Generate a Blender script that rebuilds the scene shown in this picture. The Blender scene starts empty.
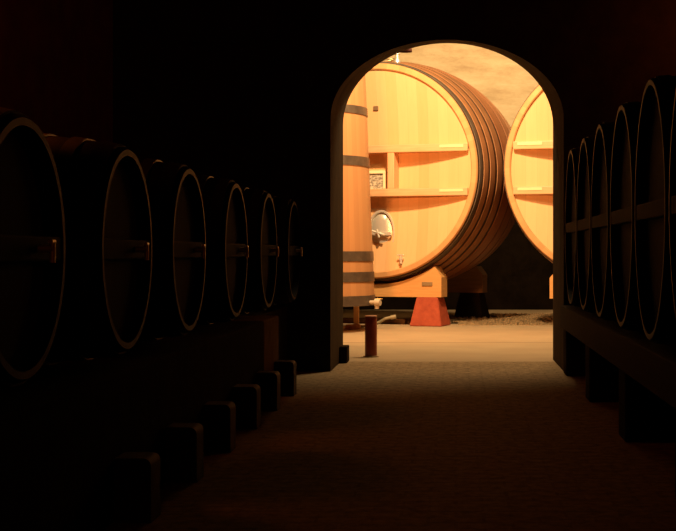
import bpy, bmesh, math, random
from mathutils import Vector, Matrix
random.seed(7)
S = bpy.context.scene
C = S.collection
PI = math.pi
EYE = 1.15            # camera height, also the horizon
F = 1300.0            # focal length in pixels of the 676 px wide frame

# ------------------------------------------------------------------ materials
def mat(name, col, rough=.7, metal=0.0, spec=.5):
    m = bpy.data.materials.new(name); m.use_nodes = True
    b = m.node_tree.nodes['Principled BSDF']
    b.inputs['Base Color'].default_value = (*col, 1)
    b.inputs['Roughness'].default_value = rough
    b.inputs['Metallic'].default_value = metal
    b.inputs['Specular IOR Level'].default_value = spec
    return m

def nd(m, t, **kw):
    n = m.node_tree.nodes.new(t)
    for k, v in kw.items(): setattr(n, k, v)
    return n

def ramp(m, fac, stops):
    r = nd(m, 'ShaderNodeValToRGB')
    e = r.color_ramp.elements
    while len(e) < len(stops): e.new(.5)
    for el, (p, c) in zip(e, stops): el.position = p; el.color = (*c, 1)
    m.node_tree.links.new(fac, r.inputs[0])
    return r

def math_n(m, op, a, b=None):
    n = nd(m, 'ShaderNodeMath', operation=op)
    for i, v in ((0, a), (1, b)):
        if v is None: continue
        if isinstance(v, (int, float)): n.inputs[i].default_value = v
        else: m.node_tree.links.new(v, n.inputs[i])
    return n.outputs[0]

def bump(m, h, strength, dist=.02):
    b = nd(m, 'ShaderNodeBump'); b.inputs['Strength'].default_value = strength
    b.inputs['Distance'].default_value = dist
    m.node_tree.links.new(h, b.inputs['Height'])
    m.node_tree.links.new(b.outputs[0], m.node_tree.nodes['Principled BSDF'].inputs['Normal'])

def noise_mat(name, stops, scale=(1, 1, 1), nscale=6, detail=6, rough=.8, bmp=.3, spec=.3, metal=0):
    m = mat(name, stops[0][1], rough, metal, spec); L = m.node_tree.links
    tc = nd(m, 'ShaderNodeTexCoord'); mp = nd(m, 'ShaderNodeMapping')
    mp.inputs['Scale'].default_value = scale
    L.new(tc.outputs['Object'], mp.inputs[0])
    n = nd(m, 'ShaderNodeTexNoise'); n.inputs['Scale'].default_value = nscale; n.inputs['Detail'].default_value = detail
    n.inputs['Roughness'].default_value = .62
    L.new(mp.outputs[0], n.inputs['Vector'])
    r = ramp(m, n.outputs[0], stops)
    L.new(r.outputs[0], m.node_tree.nodes['Principled BSDF'].inputs['Base Color'])
    if bmp: bump(m, n.outputs[0], bmp)
    return m

def plank_mat(name, cols, width, axis='X', angular=None, grain=(14, 14, .7), rough=.45, spec=.35, seam=.16, bmp=.15):
    """wood planks: one random tint for each board; boards counted along an axis or around the barrel axis"""
    m = mat(name, cols[0], rough, 0, spec); L = m.node_tree.links
    tc = nd(m, 'ShaderNodeTexCoord'); sp = nd(m, 'ShaderNodeSeparateXYZ')
    L.new(tc.outputs['Object'], sp.inputs[0])
    if angular:
        a = math_n(m, 'ARCTAN2', sp.outputs[angular[0]], sp.outputs[angular[1]])
        u = math_n(m, 'MULTIPLY', a, angular[2] / (2 * PI))
    else:
        u = math_n(m, 'DIVIDE', sp.outputs[axis], width)
    fl = math_n(m, 'FLOOR', u)
    wn = nd(m, 'ShaderNodeTexWhiteNoise', noise_dimensions='1D'); L.new(fl, wn.inputs['W'])
    mp = nd(m, 'ShaderNodeMapping'); mp.inputs['Scale'].default_value = grain
    L.new(tc.outputs['Object'], mp.inputs[0])
    n = nd(m, 'ShaderNodeTexNoise'); n.inputs['Scale'].default_value = 1.5; n.inputs['Detail'].default_value = 5
    L.new(mp.outputs[0], n.inputs['Vector'])
    f = math_n(m, 'ADD', math_n(m, 'MULTIPLY', wn.outputs['Value'], .55), math_n(m, 'MULTIPLY', n.outputs[0], .45))
    k = len(cols)
    r = ramp(m, f, [(.15 + .7 * i / (k - 1), c) for i, c in enumerate(cols)])
    fr = math_n(m, 'FRACT', u)
    edge = math_n(m, 'LESS_THAN', math_n(m, 'ABSOLUTE', math_n(m, 'SUBTRACT', fr, .5)), .488)
    mx = nd(m, 'ShaderNodeMix', data_type='RGBA', blend_type='MULTIPLY')
    mx.inputs[0].default_value = 1
    mn = math_n(m, 'ADD', math_n(m, 'MULTIPLY', edge, seam), 1 - seam)
    L.new(r.outputs[0], mx.inputs[6]); L.new(mn, mx.inputs[7])
    L.new(mx.outputs[2], m.node_tree.nodes['Principled BSDF'].inputs['Base Color'])
    if bmp: bump(m, n.outputs[0], bmp, .01)
    return m

M = {}
M['head'] = plank_mat('pale_oak_head', [(.67, .37, .165), (.72, .405, .19), (.77, .44, .215)], .17, 'X')
M['stave'] = plank_mat('stained_oak_staves', [(.03, .012, .005), (.04, .016, .006), (.055, .022, .008)], .1, angular=('X', 'Z', 96), grain=(6, .8, 6))
M['rim'] = plank_mat('pale_oak_chime', [(.51, .255, .10), (.57, .29, .115), (.62, .32, .13)], .1, angular=('X', 'Z', 96), grain=(6, 2, 6))
M['beam'] = noise_mat('pale_oak_beam', [(.3, (.60, .31, .15)), (.7, (.72, .39, .20))], (1.2, 14, 14), 2, 5, .45, .1)
M['post'] = noise_mat('pale_oak_post', [(.3, (.60, .31, .15)), (.7, (.72, .39, .20))], (14, 14, 1.2), 2, 5, .45, .1)
M['strip'] = mat('pale_strip', (.80, .56, .30), .4)
M['hoop'] = noise_mat('rust_brown_hoop', [(.3, (.30, .125, .052)), (.7, (.42, .18, .075))], (1, 1, 1), 5, 4, .45, .05, .4, 0)
M['redhoop'] = noise_mat('red_brown_hoop', [(.3, (.30, .10, .036)), (.7, (.41, .15, .055))], (1, 1, 1), 5, 4, .45, .05, .4, 0)
M['greyhoop'] = noise_mat('grey_iron_hoop', [(.3, (.08, .055, .04)), (.7, (.14, .10, .07))], (1, 1, 1), 5, 4, .5, .05, .4, .1)
M['vatstave'] = plank_mat('orange_oak_vat', [(.36, .175, .074), (.385, .19, .08), (.41, .205, .087)], .1, angular=('X', 'Y', 52), grain=(9, 9, .6))
M['vathoop'] = noise_mat('dark_iron_hoop', [(.3, (.06, .042, .03)), (.7, (.11, .08, .055))], (1, 1, 1), 7, 4, .45, .08, .5, .3)
M['steel'] = mat('brushed_steel', (.84, .78, .68), .34, .6)
M['brass'] = mat('dull_brass', (.62, .46, .24), .35, 1.0)
M['white'] = mat('white_enamel', (.45, .37, .27), .4)
M['darkplate'] = mat('dark_plate', (.16, .085, .04), .5)
M['grayplate'] = mat('grey_brown_plate', (.30, .20, .10), .45, .3)
M['cream'] = mat('cream_frame', (.86, .72, .42), .45)
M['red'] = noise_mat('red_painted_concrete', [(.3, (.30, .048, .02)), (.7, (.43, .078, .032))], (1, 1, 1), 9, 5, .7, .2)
M['redmetal'] = noise_mat('dark_red_bollard', [(.3, (.22, .036, .015)), (.7, (.31, .055, .022))], (1, 1, 1), 6, 4, .38, .05, .5)
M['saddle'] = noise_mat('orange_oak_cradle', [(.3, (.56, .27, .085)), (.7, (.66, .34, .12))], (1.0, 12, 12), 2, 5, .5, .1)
M['shadesaddle'] = noise_mat('shaded_oak_cradle', [(.3, (.20, .10, .04)), (.7, (.30, .16, .065))], (1.0, 12, 12), 2, 5, .6, .1)  # cradle oak darkened, the shade at the rear put into the colour
M['paleleg'] = noise_mat('pale_wood_leg', [(.3, (.52, .30, .12)), (.7, (.66, .40, .17))], (12, 12, 1), 2, 4, .6, .1)
M['brick'] = noise_mat('worn_brick', [(.3, (.36, .15, .06)), (.7, (.60, .33, .16))], (1, 1, 1), 14, 5, .9, .4)
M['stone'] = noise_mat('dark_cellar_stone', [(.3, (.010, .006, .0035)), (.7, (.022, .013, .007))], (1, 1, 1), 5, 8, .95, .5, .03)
M['blackwall'] = noise_mat('near_black_wall', [(.3, (.012, .009, .007)), (.7, (.022, .016, .012))], (1, 1, 1), 4, 7, .95, .5, .05)  # near-black mottled tone for the corridor walls and ceiling
M['tintwall'] = noise_mat('edge_tint_red_wall', [(.3, (.06, .018, .006)), (.7, (.10, .03, .01))], (1, 1, 1), 4, 7, .95, .5, .03)  # red glow at the view edge put into the wall colour
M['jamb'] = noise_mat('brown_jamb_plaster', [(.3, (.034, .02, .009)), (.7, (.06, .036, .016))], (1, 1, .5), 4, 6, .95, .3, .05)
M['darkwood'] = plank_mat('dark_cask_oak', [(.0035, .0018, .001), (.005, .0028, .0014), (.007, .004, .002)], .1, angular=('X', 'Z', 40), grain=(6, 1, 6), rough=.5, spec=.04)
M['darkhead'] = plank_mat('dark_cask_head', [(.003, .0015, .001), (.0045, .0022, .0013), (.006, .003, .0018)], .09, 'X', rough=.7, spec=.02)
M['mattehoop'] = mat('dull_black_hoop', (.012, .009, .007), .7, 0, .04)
M['darkhoop'] = mat('black_iron_hoop', (.012, .009, .007), .45, .5)
M['timber'] = noise_mat('brown_bearer_timber', [(.3, (.010, .005, .0022)), (.7, (.02, .011, .005))], (8, .8, 8), 2, 5, .8, .2, .05)
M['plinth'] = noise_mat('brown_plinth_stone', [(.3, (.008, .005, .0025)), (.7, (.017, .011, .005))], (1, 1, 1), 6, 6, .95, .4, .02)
M['endplinth'] = noise_mat('lit_plinth_stone', [(.3, (.10, .075, .032)), (.7, (.17, .125, .058))], (1, 1, 1), 6, 6, .95, .4, .05)  # end piece lighter, the lit patch is put into its colour
M['block'] = noise_mat('bearer_block_stone', [(.3, (.022, .014, .008)), (.7, (.04, .027, .016))], (1, 1, 1), 8, 6, .7, .3, .2)
M['lamp'] = mat('dark_red_lamp_metal', (.16, .035, .018), .4, .3)
M['kerbwood'] = noise_mat('grey_brown_kerb', [(.3, (.12, .07, .035)), (.7, (.20, .12, .06))], (1, 8, 8), 3, 4, .7, .1)
M['hose'] = mat('pale_hose', (.26, .21, .12), .4)
M['dark'] = mat('dark_rubber', (.02, .016, .012), .6)

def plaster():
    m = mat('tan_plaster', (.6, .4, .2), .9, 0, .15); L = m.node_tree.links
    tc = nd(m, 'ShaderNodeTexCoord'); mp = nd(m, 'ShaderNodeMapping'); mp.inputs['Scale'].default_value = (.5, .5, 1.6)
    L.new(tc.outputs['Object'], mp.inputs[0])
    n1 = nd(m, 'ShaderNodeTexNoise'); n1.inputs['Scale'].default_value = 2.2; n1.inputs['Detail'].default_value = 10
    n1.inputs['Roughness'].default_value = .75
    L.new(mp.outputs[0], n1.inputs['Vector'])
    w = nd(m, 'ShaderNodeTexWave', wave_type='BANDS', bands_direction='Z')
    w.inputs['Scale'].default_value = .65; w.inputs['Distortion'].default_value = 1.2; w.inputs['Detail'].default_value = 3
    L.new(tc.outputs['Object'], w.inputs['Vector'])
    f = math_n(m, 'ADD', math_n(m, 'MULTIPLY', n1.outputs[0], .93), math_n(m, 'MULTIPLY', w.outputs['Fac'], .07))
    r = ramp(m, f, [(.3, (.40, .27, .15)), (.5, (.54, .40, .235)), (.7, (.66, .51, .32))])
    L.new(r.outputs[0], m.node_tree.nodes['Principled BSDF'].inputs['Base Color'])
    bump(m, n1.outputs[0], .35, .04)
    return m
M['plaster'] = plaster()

def concrete():
    m = mat('tan_concrete', (.5, .35, .2), .75, 0, .3); L = m.node_tree.links
    tc = nd(m, 'ShaderNodeTexCoord'); mp = nd(m, 'ShaderNodeMapping'); mp.inputs['Scale'].default_value = (.8, 1.0, 1)
    L.new(tc.outputs['Object'], mp.inputs[0])
    n1 = nd(m, 'ShaderNodeTexNoise'); n1.inputs['Scale'].default_value = 1.6; n1.inputs['Detail'].default_value = 8
    L.new(mp.outputs[0], n1.inputs['Vector'])
    r = ramp(m, n1.outputs[0], [(.3, (.36, .25, .145)), (.7, (.42, .30, .175))])
    sp = nd(m, 'ShaderNodeSeparateXYZ'); L.new(tc.outputs['Object'], sp.inputs[0])
    # one thin expansion joint across the slab
    j = math_n(m, 'GREATER_THAN', math_n(m, 'ABSOLUTE', math_n(m, 'SUBTRACT', sp.outputs['Y'], 16.5)), .05)
    mx = nd(m, 'ShaderNodeMix', data_type='RGBA', blend_type='MULTIPLY'); mx.inputs[0].default_value = 1
    L.new(r.outputs[0], mx.inputs[6]); L.new(math_n(m, 'ADD', math_n(m, 'MULTIPLY', j, .35), .65), mx.inputs[7])
    L.new(mx.outputs[2], m.node_tree.nodes['Principled BSDF'].inputs['Base Color'])
    bump(m, n1.outputs[0], .1)
    return m
M['concrete'] = concrete()

def pavers():
    m = mat('dark_brown_paving', (.1, .07, .04), .85, 0, .25); L = m.node_tree.links
    tc = nd(m, 'ShaderNodeTexCoord')
    b = nd(m, 'ShaderNodeTexBrick'); b.inputs['Scale'].default_value = 1
    b.inputs['Brick Width'].default_value = .24; b.inputs['Row Height'].default_value = .12
    b.inputs['Mortar Size'].default_value = .008
    b.inputs['Color1'].default_value = (.34, .23, .12, 1); b.inputs['Color2'].default_value = (.37, .25, .132, 1)
    b.inputs['Mortar'].default_value = (.29, .195, .10, 1)
    L.new(tc.outputs['Object'], b.inputs['Vector'])
    n = nd(m, 'ShaderNodeTexNoise'); n.inputs['Scale'].default_value = 14; n.inputs['Detail'].default_value = 9
    n.inputs['Roughness'].default_value = .7
    L.new(tc.outputs['Object'], n.inputs['Vector'])
    r = ramp(m, n.outputs[0], [(.33, (.5, .5, .5)), (.67, (1.25, 1.25, 1.25))])
    mx = nd(m, 'ShaderNodeMix', data_type='RGBA', blend_type='MULTIPLY'); mx.inputs[0].default_value = 1
    L.new(b.outputs[0], mx.inputs[6]); L.new(r.outputs[0], mx.inputs[7])
    L.new(mx.outputs[2], m.node_tree.nodes['Principled BSDF'].inputs['Base Color'])
    bump(m, n.outputs[0], .6, .02)
    return m
M['pavers'] = pavers()
M['gravel'] = noise_mat('brown_gravel', [(.3, (.14, .085, .04)), (.7, (.30, .20, .10))], (1, 1, 1), 22, 4, .95, .8)

def notice_mat():
    m = mat('printed_notice', (.5, .45, .4), .5); L = m.node_tree.links
    tc = nd(m, 'ShaderNodeTexCoord'); mp = nd(m, 'ShaderNodeMapping'); mp.inputs['Scale'].default_value = (22, 1, 34)
    L.new(tc.outputs['Object'], mp.inputs[0])
    n = nd(m, 'ShaderNodeTexNoise'); n.inputs['Scale'].default_value = 1; n.inputs['Detail'].default_value = 2
    L.new(mp.outputs[0], n.inputs['Vector'])
    r = ramp(m, n.outputs[0], [(.38, (.20, .15, .11)), (.5, (.42, .34, .25)), (.62, (.62, .52, .38))])
    L.new(r.outputs[0], m.node_tree.nodes['Principled BSDF'].inputs['Base Color'])
    return m
M['notice'] = notice_mat()

# ------------------------------------------------------------------ mesh helpers
def box(bm, x0, x1, y0, y1, z0, z1, bev=0):
    r = bmesh.ops.create_cube(bm, size=1)
    vs = r['verts']
    bmesh.ops.scale(bm, vec=(x1 - x0, y1 - y0, z1 - z0), verts=vs)
    bmesh.ops.translate(bm, vec=((x0 + x1) / 2, (y0 + y1) / 2, (z0 + z1) / 2), verts=vs)
    if bev:
        es = list({e for v in vs for e in v.link_edges})
        bmesh.ops.bevel(bm, geom=es, offset=bev, segments=2, affect='EDGES', profile=.6)

def lathe(bm, prof, axis='y', seg=64, sx=1, sz=1, closed=False, c=(0, 0, 0)):
    """prof: (radius, along) pairs turned about an axis; sx, sz stretch the section to an oval"""
    rings = []
    for r, t in prof:
        ring = []
        for i in range(seg):
            a = 2 * PI * i / seg
            u, v = r * math.cos(a) * sx, r * math.sin(a) * sz
            p = (u, t, v) if axis == 'y' else ((u, v, t) if axis == 'z' else (t, u, v))
            ring.append(bm.verts.new((p[0] + c[0], p[1] + c[1], p[2] + c[2])))
        rings.append(ring)
    n = len(rings)
    for k in range(n if closed else n - 1):
        a, b = rings[k], rings[(k + 1) % n]
        for i in range(seg):
            bm.faces.new((a[i], a[(i + 1) % seg], b[(i + 1) % seg], b[i]))
    return rings

def cyl(bm, p0, p1, r0, r1=None, seg=16):
    r1 = r0 if r1 is None else r1
    p0, p1 = Vector(p0), Vector(p1); d = p1 - p0
    q = d.to_track_quat('Z', 'Y').to_matrix().to_4x4()
    q.translation = (p0 + p1) / 2
    bmesh.ops.create_cone(bm, cap_ends=True, segments=seg, radius1=r0, radius2=r1, depth=d.length, matrix=q)

def prism(bm, pts, y0, y1):
    """outline in x,z pushed along y"""
    a = [bm.verts.new((x, y0, z)) for x, z in pts]
    b = [bm.verts.new((x, y1, z)) for x, z in pts]
    n = len(pts)
    bm.faces.new(a); bm.faces.new(b[::-1])
    for i in range(n): bm.faces.new((a[i], b[i], b[(i + 1) % n], a[(i + 1) % n]))

def tube(bm, pts, r, seg=10):
    for p, q in zip(pts[:-1], pts[1:]): cyl(bm, p, q, r, r, seg)
    for p in pts[1:-1]: bmesh.ops.create_uvsphere(bm, u_segments=seg, v_segments=6, radius=r, matrix=Matrix.Translation(p))

def obj(name, bm, m, parent=None, smooth=False, loc=None):
    bmesh.ops.recalc_face_normals(bm, faces=bm.faces)
    me = bpy.data.meshes.new(name); bm.to_mesh(me); bm.free()
    me.materials.append(m)
    if smooth:
        me.polygons.foreach_set('use_smooth', [True] * len(me.polygons))
        me.set_sharp_from_angle(angle=math.radians(35))
    o = bpy.data.objects.new(name, me); C.objects.link(o)
    if parent: o.parent = parent
    if loc: o.location = loc
    return o

def tag(o, label, cat, group=None):
    o['label'] = label; o['category'] = cat
    if group: o['group'] = group
    return o

def thing(name, label, cat, loc=(0, 0, 0), rz=0, group=None):
    o = bpy.data.objects.new(name, None); C.objects.link(o)
    o.empty_display_size = .1
    o.location = loc; o.rotation_euler = (0, 0, rz)
    return tag(o, label, cat, group)

def struct(name, bm, m):
    o = obj(name, bm, m); o['kind'] = 'structure'; return o

def copy_tree(o, parent=None):
    c = o.copy(); C.objects.link(c)
    if parent: c.parent = parent
    for ch in list(o.children): copy_tree(ch, c)
    return c

B = bmesh.new

# ------------------------------------------------------------------ setting: dark corridor
WALL_NEAR, WALL_FAR = 12.5, 13.9      # the thick wall the archway is cut through
bm = B(); box(bm, -3.6, 3.6, -4, WALL_FAR - .25, -.3, 0); struct('floor', bm, M['pavers'])
bm = B(); box(bm, -3.6, -3.3, -4, WALL_NEAR, 0, 3.9); struct('wall_left', bm, M['tintwall'])
bm = B(); box(bm, 3.0, 3.3, -4, WALL_NEAR, 0, 3.9); struct('wall_right', bm, M['blackwall'])
bm = B(); box(bm, -3.6, 3.3, -4.3, -4, 0, 3.9); struct('wall_back', bm, M['blackwall'])
bm = B(); box(bm, -3.6, 3.3, -4.3, WALL_NEAR, 3.9, 4.2); struct('ceiling', bm, M['blackwall'])

# wall with the arched opening; the opening is a little taller on the far side
def arch(cx, a, zs, b, n=40):
    pts = [(cx - a, 0)]
    for i in range(n + 1):
        t = PI - PI * i / n
        pts.append((cx + a * math.cos(t), zs + b * math.sin(t)))
    pts.append((cx + a, 0))
    return pts
near = arch(-.0855, 1.122, 2.43, .762)
far = arch(-.0855, 1.122, 2.505, .878)
def arch_face(bm, pts, y, X0, X1, Z1):
    inner = [bm.verts.new((x, y, z)) for x, z in pts]
    outer = []
    for i, (x, z) in enumerate(pts):
        t = i / (len(pts) - 1)
        if i == 0: p = (X0, 0)
        elif i == len(pts) - 1: p = (X1, 0)
        elif t < .25: p = (X0, Z1 * t / .25)
        elif t > .75: p = (X1, Z1 * (1 - t) / .25)
        else: p = (X0 + (X1 - X0) * (t - .25) / .5, Z1)
        outer.append(bm.verts.new((p[0], y, p[1])))
    c0 = bm.verts.new((X0, y, Z1)); c1 = bm.verts.new((X1, y, Z1))
    for i in range(len(pts) - 1):
        bm.faces.new((inner[i], inner[i + 1], outer[i + 1], outer[i]))
    return inner, outer
bm = B()
i0, o0 = arch_face(bm, near, WALL_NEAR, -7, 7, 6.6)
i1, o1 = arch_face(bm, far, WALL_FAR, -7, 7, 6.6)
for i in range(len(i0) - 1): bm.faces.new((o0[i], o0[i + 1], o1[i + 1], o1[i]))
bmesh.ops.delete(bm, geom=[v for v in bm.verts if not v.link_faces], context='VERTS')
struct('wall_front', bm, M['blackwall'])
bm = B()
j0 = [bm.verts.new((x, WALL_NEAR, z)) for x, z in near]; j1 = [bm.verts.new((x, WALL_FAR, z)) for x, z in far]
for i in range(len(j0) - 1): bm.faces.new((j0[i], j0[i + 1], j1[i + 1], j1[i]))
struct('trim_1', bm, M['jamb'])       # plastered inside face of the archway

bm = B(); box(bm, -1.207, -1.125, 13.42, 13.72, 0, .17, .012)
tag(obj('guard_stone', bm, M['stone']), 'small dark guard stone at the foot of the archway, behind the left jamb', 'stone')

# ------------------------------------------------------------------ setting: lit barrel room
bm = B(); box(bm, -7, 7, WALL_FAR - .25, 27, -.3, 0); struct('floor.001', bm, M['concrete'])
bm = B(); box(bm, -7, 7, 26, 26.4, 2.75, 6.6); struct('wall_far', bm, M['plaster'])
bm = B(); box(bm, -7, 7, 25.9, 26.4, 0, 2.75); struct('wall_far.001', bm, M['stone'])  # lower wall dark, shade behind the casks put into its colour
bm = B(); box(bm, -7.3, -7, WALL_FAR, 26, 0, 6.6); struct('wall_room_left', bm, M['stone'])
bm = B(); box(bm, 7, 7.3, WALL_FAR, 26, 0, 6.6); struct('wall_room_right', bm, M['stone'])
bm = B(); box(bm, -7.3, 7.3, WALL_NEAR, 26.4, 6.6, 6.9); struct('ceiling.001', bm, M['stone'])

# gravel bed under and between the great casks
bm = B()
nx, ny = 150, 60
gv = [[None] * (ny + 1) for _ in range(nx + 1)]
for i in range(nx + 1):
    for j in range(ny + 1):
        x, y = -.62 + 2.72 * i / nx, 20.35 + 3.2 * j / ny
        edge = min(i, j, nx - i, ny - j)
        z = (.012 if edge else -.02) + (random.random() ** 2 * .045 if edge > 0 else 0)
        gv[i][j] = bm.verts.new((x, y, z))
for i in range(nx):
    for j in range(ny):
        q = gv[i][j].co
        if all(abs(q.x - px) > .42 or abs(q.y - py) > .42 for px, py in ((-.40, 20.32), (.28, 22.54), (1.65, 19.65), (2.29, 21.9))):
            bm.faces.new((gv[i][j], gv[i + 1][j], gv[i + 1][j + 1], gv[i][j + 1]))
bmesh.ops.delete(bm, geom=[v for v in bm.verts if not v.link_faces], context='VERTS')
g = obj('gravel', bm, M['gravel']); g['kind'] = 'stuff'
tag(g, 'loose brown gravel on the ground between the two great casks', 'gravel')

# ------------------------------------------------------------------ great casks (foudres)
R0, RB, LEN, ZC = 1.675, 1.84, 3.0, 2.42
TH = math.radians(-17)
def body_r(t): return R0 + (RB - R0) * math.sin(PI * t / LEN) ** .85
def dish(r): return .04 + .19 * max(0, 1 - (r / 1.58) ** 2)

def great_cask(loc, label, fittings):
    t = thing('great_cask', label, 'cask', loc, TH, 'great oak casks in the lit room')
    # staves, with the rim they make in front of the head
    bm = B()
    prof = [(1.60, .07)] + [(body_r(LEN * k / 24), LEN * k / 24) for k in range(1, 24)] + [(R0, LEN), (1.58, LEN), (1.58, LEN - .1)]
    prof[0] = (R0 + .012, .035)
    lathe(bm, prof, 'y', 128, c=(0, 0, ZC)); st = obj('staves', bm, M['stave'], t, True)
    st.location.z = 0
    bm = B(); lathe(bm, [(1.58, .30), (1.58, .015), (1.595, 0), (R0 - .012, 0), (R0 + .004, .015), (R0 + .012, .05)], 'y', 128)
    rim = obj('chime', bm, M['rim'], t, True, (0, 0, ZC))
    rim['label'] = 'pale rim of the cask front'
    # dished head
    bm = B(); lathe(bm, [(1.581 * k / 14 if k else .002, dish(1.58 * k / 14)) for k in range(15)], 'y', 96)
    hd = obj('head', bm, M['head'], t, True, (0, 0, ZC))
    hd['label'] = 'pale oak front of upright boards'
    bm = B(); lathe(bm, [(1.581 * k / 4 if k else .002, LEN - .1) for k in range(5)], 'y', 64)
    obj('head', bm, M['stave'], t, True, (0, 0, ZC))
    # hoops
    for a, b, mk in ((.08, .17, 'greyhoop'), (.225, .375, 'hoop'), (.46, .635, 'hoop'), (.74, .96, 'hoop'), (1.07, 1.46, 'redhoop'),
                     (1.54, 1.93, 'redhoop'), (2.04, 2.26, 'hoop'), (2.365, 2.54, 'hoop'), (2.625, 2.775, 'hoop'), (2.83, 2.92, 'greyhoop')):
        bm = B(); e = .010
        lathe(bm, [(body_r(a) - .02, a), (body_r(a) + e, a), (body_r((a + b) / 2) + e + .003, (a + b) / 2), (body_r(b) + e, b), (body_r(b) - .02, b)],
              'y', 128, closed=True)
        h = obj('hoop', bm, M[mk], t, True, (0, 0, ZC))
        if mk == 'greyhoop': h['label'] = 'grey iron hoop'
    # two crossbars over the head
    for zo in (.335, -.345):
        hw = math.sqrt(1.585 ** 2 - (abs(zo) + .06) ** 2)
        bm = B(); box(bm, -hw, hw, -.02, .125, -.06, .06, .012)
        cb = obj('crossbar', bm, M['beam'], t, False, (0, 0, ZC + zo))
        for s in (-1, 1):
            bm = B(); box(bm, -.19, .19, -.004, .004, -.022, .022, .003)
            ts = obj('end_strip', bm, M['strip'], cb, False, (s * (hw - .26), -.022, .02))
            ts['label'] = 'pale strip near the end of the crossbar'
    bm = B(); box(bm, -.055, .055, -.012, .22, -.287, .277, .01)
    obj('upright', bm, M['post'], t, False, (.285, 0, ZC))
    if not fittings: return t
    # number plate high on the head
    bm = B(); box(bm, -.04, .04, -.012, .012, -.035, .035, .006)
    p = obj('plate', bm, M['darkplate'], t, False, (-.02, dish(.98) - .008, ZC + .99)); p['label'] = 'small dark plate'
    # framed notice
    bm = B()
    for a in ((-.165, .165, .12, .165), (-.165, .165, -.165, -.12), (-.165, -.12, -.12, .12), (.12, .165, -.12, .12)):
        box(bm, a[0], a[1], -.03, .03, a[2], a[3], .004)
    fr = obj('notice_frame', bm, M['cream'], t, False, (-.03, .195, ZC - .155)); fr['label'] = 'cream frame of the notice'
    bm = B(); box(bm, -.121, .121, -.006, .02, -.121, .121)
    sh = obj('notice_sheet', bm, M['notice'], fr); sh['label'] = 'grey printed sheet'
    # oval steel hatch
    hz = -.985
    bm = B()
    lathe(bm, [(.002, -.035), (.6, -.03), (.80, -.012), (.86, .012), (.92, -.035), (1.0, -.035), (1.0, .05)], 'y', 48, .225, .375)
    ht = obj('hatch', bm, M['steel'], t, True, (.07, .165, ZC + hz)); ht['label'] = 'polished steel oval hatch'
    bm = B(); box(bm, -.20, .20, -.10, -.06, -.03, .03, .012); cyl(bm, (0, -.16, 0), (0, -.02, 0), .03)
    obj('hatch_bar', bm, M['steel'], ht)
    bm = B(); cyl(bm, (-.10, -.165, .045), (.10, -.165, -.02), .018); cyl(bm, (.02, -.165, -.06), (-.02, -.165, .07), .018)
    obj('hatch_handle', bm, M['steel'], ht, True)
    # sampling tap
    bm = B()
    cyl(bm, (0, .06, 0), (0, -.09, 0), .028); cyl(bm, (0, .04, 0), (0, .02, 0), .06); cyl(bm, (0, -.075, .05), (0, -.075, -.075), .02)
    tp = obj('tap', bm, M['steel'], t, True, (.45, .075, ZC - 1.375)); tp['label'] = 'small steel tap'
    bm = B(); box(bm, -.06, .05, -.09, -.06, .05, .068, .004); obj('tap_lever', bm, M['steel'], tp)
    # filling bung with a coil of tube on top of the body
    bm = B(); cyl(bm, (0, 0, -.03), (0, 0, .05), .055, .045); cyl(bm, (0, 0, .05), (0, 0, .13), .03); cyl(bm, (0, 0, .13), (0, 0, .17), .05)
    bg = obj('bung', bm, M['steel'], t, True, (.27, .34, ZC + math.sqrt(body_r(.34) ** 2 - .27 ** 2)))
    bg['label'] = 'steel filling bung'
    bm = B(); pts = []
    for k in range(46):
        a = k / 45 * 4 * PI
        pts.append(Vector((-.16 + .13 * math.cos(a) - .006 * k * .3, .05 * math.sin(a * .5), .05 + .022 * math.sin(a))))
    tube(bm, pts, .008, 6); obj('vent_tube', bm, M['brass'], bg, True)
    return t

A0 = (-1.285, 20.3, 0)
B0 = (2.33, 19.15, 0)
fa = great_cask(A0, 'big round oak cask with steel hatch, tap and framed notice, left of the dark gap', True)
fb = great_cask(B0, 'big oak cask at the right, its round front cut off by the arch edge', False)

def cradle(loc, y0, y1, label, plate, front=True):
    r = max(body_r(y0), max(body_r(y0 + (y1 - y0) * k / 8) for k in range(9))) + .02
    hw = 1.07 if loc[0] < 0 else 1.0
    pts = [(-hw, .45), (hw, .45), (hw, .76)]
    xs = hw - .11
    pts.append((xs, ZC - math.sqrt(r * r - xs * xs)))
    for k in range(1, 40):
        x = xs - 2 * xs * k / 40
        pts.append((x, ZC - math.sqrt(r * r - x * x)))
    pts += [(-xs, ZC - math.sqrt(r * r - xs * xs)), (-hw, .76)]
    t = thing('cask_cradle', label, 'cradle', loc, TH, 'cradles under the great casks')
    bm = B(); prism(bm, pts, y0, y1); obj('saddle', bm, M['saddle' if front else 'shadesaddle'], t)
    if plate:
        bm = B(); box(bm, -.085, .085, -.01, .01, -.03, .03, .005)
        p = obj('plate', bm, M['grayplate'], t, False, (.84, y0 - .004, .655)); p['label'] = 'small grey-brown plate'
    return t

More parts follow.
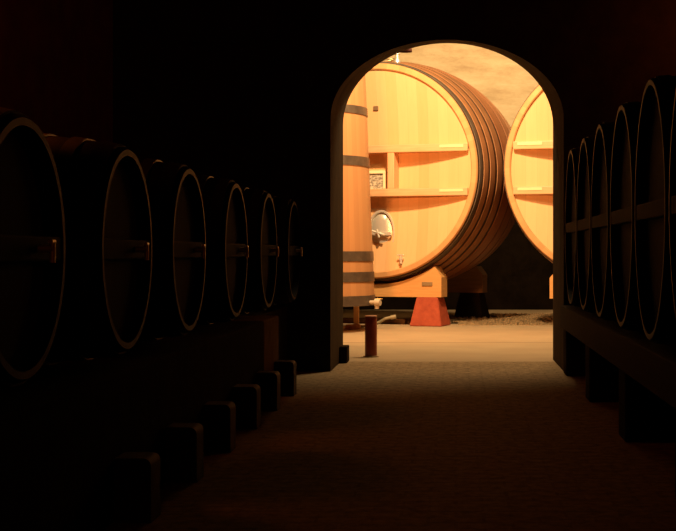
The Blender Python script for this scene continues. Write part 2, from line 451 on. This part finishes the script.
def pedestal(cask, lx, ly, label):
    c, s = math.cos(TH), math.sin(TH)
    loc = (cask[0] + c * lx - s * ly, cask[1] + s * lx + c * ly, 0)
    bm = B(); b, tp = .26, .17
    lo = [bm.verts.new((x * b, y * b, 0)) for x, y in ((-1, -1), (1, -1), (1, 1), (-1, 1))]
    hi = [bm.verts.new((x * tp, y * tp, .45)) for x, y in ((-1, -1), (1, -1), (1, 1), (-1, 1))]
    bm.faces.new(lo[::-1]); bm.faces.new(hi)
    for i in range(4): bm.faces.new((lo[i], lo[(i + 1) % 4], hi[(i + 1) % 4], hi[i]))
    bmesh.ops.bevel(bm, geom=list(bm.edges), offset=.012, segments=2, affect='EDGES')
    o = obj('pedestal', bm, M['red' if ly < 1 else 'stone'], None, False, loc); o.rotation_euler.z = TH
    return tag(o, label, 'pedestal', 'pedestals under the cradles')

FY = .12
cradle(A0, FY, FY + .30, 'orange oak cradle with a small plate, under the front of the hatch cask', True)
cradle(A0, 2.45, 2.75, 'shaded brown cradle far back, under the rear of the hatch cask', False, False)
cradle(B0, FY, FY + .30, 'oak cradle end showing at the right arch edge, under the right-hand cask', False)
cradle(B0, 2.45, 2.75, 'cradle under the rear of the right-hand cask', False, False)
pedestal(A0, .84, FY + .16, 'bright red tapered pedestal beside the dark gap, under the plated cradle')
pedestal(A0, -1.06, FY + .16, 'red tapered pedestal hidden behind the upright vat')
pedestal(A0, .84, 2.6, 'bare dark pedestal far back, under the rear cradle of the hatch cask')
pedestal(B0, -.55, FY + .16, 'red pedestal at the right arch edge, under the right-hand cask')
pedestal(B0, .84, FY + .16, 'red pedestal on the far right side of the right-hand cask')
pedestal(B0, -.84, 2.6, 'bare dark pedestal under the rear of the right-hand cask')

# low kerb on the floor between the pedestals
bm = B(); box(bm, -1.9, .45, -.05, .05, 0, .085, .01)
k = obj('floor_kerb', bm, M['kerbwood'], None, False, (A0[0] + .35 * math.sin(-TH) - .05, A0[1] + .60, 0)); k.rotation_euler.z = TH
tag(k, 'low brown kerb strip on the floor left of the red pedestal', 'kerb')

# ------------------------------------------------------------------ upright vat at the left of the doorway
vx, vy = -2.055, 19.0
t = thing('upright_vat', 'upright tapered oak vat with dark iron hoops beside the left jamb', 'vat', (vx, vy, 0))
zb, zt = .38, 3.95
def vr(z): return .868 - (z - zb) * .042
bm = B()
lathe(bm, [(.002, zb + .06), (vr(zb) - .05, zb + .06), (vr(zb) - .05, zb), (vr(zb), zb)] + [(vr(zb + (zt - zb) * k / 12), zb + (zt - zb) * k / 12) for k in range(1, 13)]
      + [(vr(zt) - .05, zt), (vr(zt) - .05, zt - .1), (.002, zt - .1)], 'z', 96)
obj('staves', bm, M['vatstave'], t, True)
for z0, z1 in ((.38, .525), (.725, .865), (1.02, 1.16), (2.385, 2.52), (3.13, 3.245)):
    bm = B()
    lathe(bm, [(vr(z0) - .01, z0), (vr(z0) + .012, z0), (vr(z1) + .012, z1), (vr(z1) - .01, z1)], 'z', 96, closed=True)
    obj('hoop', bm, M['vathoop'], t, True)
for a in (36, 155, 272):
    x, y = .70 * math.cos(math.radians(a)), .70 * math.sin(math.radians(a))
    bm = B(); box(bm, -.04, .04, -.04, .04, .07, zb + .06, .008)
    lg = obj('leg', bm, M['paleleg'], t, False, (x, y, 0))
    bm = B(); box(bm, -.16, .06, -.06, .06, 0, .07, .012); obj('foot_pad', bm, M['brick'], lg)
bm = B(); cyl(bm, (0, 0, 0), (.12, -.05, 0), .03); cyl(bm, (.10, -.04, 0), (.17, -.07, 0), .06, .045); cyl(bm, (.12, -.05, .03), (.12, -.05, -.09), .032)
tp = obj('outlet_tap', bm, M['white'], t, True, (.80, -.30, .425)); tp['label'] = 'white outlet tap'
bm = B(); box(bm, -.01, .10, -.012, .012, .045, .06, .004); obj('tap_lever', bm, M['brass'], tp, False, (.1, -.045, 0))

bm = B(); tube(bm, [Vector(p) for p in ((-.32, 0, .03), (-.12, .02, .04), (.02, 0, .10), (.10, -.02, .15), (.20, -.02, .17))], .022)
cyl(bm, (.18, -.02, .165), (.26, -.02, .18), .032)
tag(obj('hose', bm, M['hose'], None, True, (-1.16, 19.55, .0)), 'short pale hose end on the floor behind the red bollard', 'hose')

# ------------------------------------------------------------------ bollard
t = thing('bollard', 'dark red round bollard standing just inside the archway', 'bollard', (-.932, 14.25, 0))
bm = B(); lathe(bm, [(.002, 0), (.066, 0), (.066, .43), (.060, .445), (.002, .448)], 'z', 32); obj('post', bm, M['redmetal'], t, True)
bm = B(); lathe(bm, [(.03, .437), (.069, .437), (.069, .449), (.058, .455), (.002, .457)], 'z', 32)
cp = obj('cap', bm, mat('paler_red_cap', (.42, .17, .10), .35), t, True); cp['label'] = 'paler top'  # cap a paler red than the post
bm = B(); lathe(bm, [(.066, .0), (.085, .0), (.085, .012), (.066, .016)], 'z', 32); obj('base_plate', bm, M['grayplate'], t, True)

# ------------------------------------------------------------------ pendant lamp behind the crown of the arch
t = thing('pendant_lamp', 'dark red lamp shade hanging behind the top of the arch', 'lamp', (-.59, 15.0, 3.46))
bm = B(); lathe(bm, [(.085, 0), (.078, .05), (.04, .10), (.02, .13), (.002, .13)], 'z', 32); obj('lamp_shade', bm, M['lamp'], t, True)
bm = B(); cyl(bm, (0, 0, .12), (0, 0, 3.14), .008); obj('cord', bm, M['dark'], t)
bm = B(); bmesh.ops.create_uvsphere(bm, u_segments=16, v_segments=10, radius=.03, matrix=Matrix.Translation((0, 0, .045)))
obj('bulb', bm, M['white'], t, True)

# ------------------------------------------------------------------ casks along the dark corridor
def lying_cask(label, group, sx, sz, rh, rb, ln, hoops, tap):
    """head at local y = 0 facing -y, body running back along +y; origin at the lowest point of the belly"""
    t = thing('wine_cask', label, 'cask', (0, 0, 0), 0, group)
    zc = rb * sz
    br = lambda q: rh + (rb - rh) * math.sin(PI * q / ln) ** .8
    bm = B()
    lathe(bm, [(rh - .045, .05), (rh - .035, 0), (rh - .008, 0), (rh, .01)] + [(br(ln * k / 12), ln * k / 12) for k in range(1, 12)] + [(rh, ln), (rh - .04, ln), (rh - .045, ln - .05)], 'y', 64, sx, sz)
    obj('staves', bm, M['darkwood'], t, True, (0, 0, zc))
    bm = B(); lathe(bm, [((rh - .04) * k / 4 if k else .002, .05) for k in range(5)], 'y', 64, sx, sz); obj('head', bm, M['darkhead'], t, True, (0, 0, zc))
    for a, b in hoops:
        bm = B(); e = .008
        lathe(bm, [(br(a) - .01, a), (br(a) + e, a), (br(b) + e, b), (br(b) - .01, b)], 'y', 64, sx, sz, closed=True)
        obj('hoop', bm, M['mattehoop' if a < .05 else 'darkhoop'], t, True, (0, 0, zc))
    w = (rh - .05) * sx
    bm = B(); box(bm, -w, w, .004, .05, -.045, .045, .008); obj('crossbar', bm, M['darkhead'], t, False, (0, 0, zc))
    if tap:
        bm = B(); cyl(bm, (0, .01, 0), (0, -.05, 0), .014); cyl(bm, (0, -.045, .02), (0, -.045, -.05), .011); cyl(bm, (-.02, -.045, .025), (.02, -.045, .025), .008)
        tp = obj('tap', bm, M['steel'], t, True, (.14 if tap == 1 else -.14, .0, zc)); tp['label'] = 'bright steel tap'
    return t

LY = [11.84, 10.24, 8.73, 7.20, 5.85, 4.45]
names = ['dark lying wine cask in the left row, nearest the archway', 'dark lying cask in the left row, second from the archway',
         'dark lying cask in the left row, third from the archway', 'dark lying cask in the left row, fourth from the archway',
         'dark lying cask in the left row, fifth from the archway', 'dark lying cask at the left edge of the photo, farthest from the archway']
proto = None
for y, lb in zip(LY, names):
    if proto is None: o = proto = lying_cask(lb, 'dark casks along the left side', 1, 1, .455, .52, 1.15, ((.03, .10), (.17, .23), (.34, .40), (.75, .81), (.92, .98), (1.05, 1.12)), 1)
    else: o = copy_tree(proto)
    o.location = (-1.47, y, .642); o.rotation_euler.z = PI / 2; o['label'] = lb

RY = [11.72, 10.55, 9.38, 8.15, 6.95, 5.75]
names = ['tall oval dark cask in the right row, nearest the archway', 'tall oval dark cask in the right row, second from the archway',
         'tall oval dark cask in the right row, third from the archway', 'tall oval dark cask in the right row, fourth from the archway',
         'tall oval dark cask in the right row, fifth from the archway', 'tall oval dark cask at the right edge of the photo, farthest from the archway']
proto = None
for y, lb in zip(RY, names):
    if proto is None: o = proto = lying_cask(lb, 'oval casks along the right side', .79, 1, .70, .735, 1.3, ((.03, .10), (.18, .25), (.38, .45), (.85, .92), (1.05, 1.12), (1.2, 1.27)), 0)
    else: o = copy_tree(proto)
    o.location = (1.03, y, .64); o.rotation_euler.z = -PI / 2; o['label'] = lb

# left: stone plinth under the casks, with blocks standing in front of it
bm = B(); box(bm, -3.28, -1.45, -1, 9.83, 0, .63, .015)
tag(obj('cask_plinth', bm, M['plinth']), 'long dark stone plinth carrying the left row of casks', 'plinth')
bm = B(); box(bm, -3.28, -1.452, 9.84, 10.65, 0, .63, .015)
tag(obj('cask_plinth', bm, M['endplinth']), 'lit brown end piece of the left plinth, behind the two nearest-to-arch blocks', 'plinth')
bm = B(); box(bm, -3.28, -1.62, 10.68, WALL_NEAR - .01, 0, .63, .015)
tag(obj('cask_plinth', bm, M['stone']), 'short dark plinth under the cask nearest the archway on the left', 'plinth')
bys = [10.45, 9.49, 8.52, 7.54, 6.57, 5.6]
bl = ['squat dark stone block by the left plinth, the one nearest the archway', 'squat dark stone block by the left plinth, second from the archway',
      'squat dark stone block by the left plinth, third from the archway', 'squat dark stone block by the left plinth, fourth from the archway',
      'squat dark stone block by the left plinth, fifth from the archway', 'squat dark stone block by the left plinth, farthest from the archway']
pb = None
for y, lb in zip(bys, bl):
    if pb is None:
        bm = B(); pts = [(-.07, 0), (.085, 0), (.085, .235)]
        for k in range(7):
            a = PI / 2 * k / 6; pts.append((.05 + .035 * math.cos(a), .24 + .035 * math.sin(a)))
        pts += [(-.07, .275)]
        prism(bm, pts, -.09, .09); o = pb = obj('stone_block', bm, M['block'])
    else:
        o = pb.copy(); C.objects.link(o)
    o.location = (-1.378, y, 0); tag(o, lb, 'block', 'stone blocks along the left plinth')

# right: two timber bearers on stone piers
for x, lb in ((1.0, 'long brown timber bearer under the fronts of the right row of casks'), (1.95, 'timber bearer under the backs of the right row of casks')):
    bm = B(); box(bm, x, x + .18, 3, WALL_NEAR - .02, .43, .64, .012)
    tag(obj('timber_bearer', bm, M['timber']), lb, 'timber')
for n, y in enumerate((12.2, 10.1, 8.0, 5.9, 3.8)):
    bm = B(); box(bm, 1.02, 2.16, y - .16, y + .16, 0, .43, .015)
    tag(obj('stone_pier', bm, M['stone']), 'dark stone pier under the right bearers, %s' % ('nearest the archway', 'second from the archway', 'third from the archway', 'fourth from the archway', 'farthest from the archway')[n], 'pier', 'stone piers on the right side')

# ------------------------------------------------------------------ light
def area(name, loc, target, size, power, col, spread=180):
    l = bpy.data.lights.new(name, 'AREA'); l.shape = 'DISK'; l.size = size; l.energy = power; l.color = col
    l.spread = math.radians(spread)
    o = bpy.data.objects.new(name, l); C.objects.link(o); o.location = loc
    o.rotation_euler = (Vector(target) - Vector(loc)).to_track_quat('-Z', 'Y').to_euler()
    return o
WARM = (1, .70, .36)
area('room_floodlight', (-.3, 16.4, 5.9), (-.3, 20.3, 3.8), .35, 700, WARM)
area('ceiling_floodlight', (1.0, 21.5, 6.4), (.8, 26, 5.0), .5, 330, WARM)
area('doorway_floodlight', (.8, 15.4, 5.3), (.2, 13.9, 0), 1.3, 195, WARM)
area('orange_fill_light', (-1.9, 14.3, 2.6), (-.6, 20.3, 2.2), .5, 85, (1, .38, .11), 110)  # added fill without a fixture, warms the shadows on the cask fronts
# added red edge-tint lights, no fixtures: behind the camera, high by each side wall
def bulb(loc, e):
    l = bpy.data.lights.new('edge_tint_light', 'POINT'); l.energy = e; l.color = (1, .16, .01); l.shadow_soft_size = .25
    o = bpy.data.objects.new('edge_tint_light', l); C.objects.link(o); o.location = loc
bulb((0, -.6, 2.6), 10)
bulb((-3.0, 8.0, 3.6), 18)
bulb((2.8, 11.7, 3.3), 35)

w = bpy.data.worlds.new('World'); S.world = w; w.use_nodes = True
w.node_tree.nodes['Background'].inputs[0].default_value = (0, 0, 0, 1)

# ------------------------------------------------------------------ camera and colour management
cd = bpy.data.cameras.new('camera'); cam = bpy.data.objects.new('camera', cd); C.objects.link(cam)
cam.location = (0, 0, EYE); cam.rotation_euler = (PI / 2, 0, 0)
cd.sensor_fit = 'HORIZONTAL'; cd.sensor_width = 36; cd.lens = 36 * F / 676
cd.shift_x = -(456 - 338) / 676; cd.shift_y = -(265.5 - 252) / 676
S.camera = cam
S.view_settings.view_transform = 'Standard'; S.view_settings.look = 'None'
S.view_settings.gamma = 1; S.view_settings.use_curve_mapping = False
S.view_settings.exposure = 0.0
S.cycles.use_denoising = True
S.cycles.max_bounces = 10
S.cycles.caustics_reflective = False
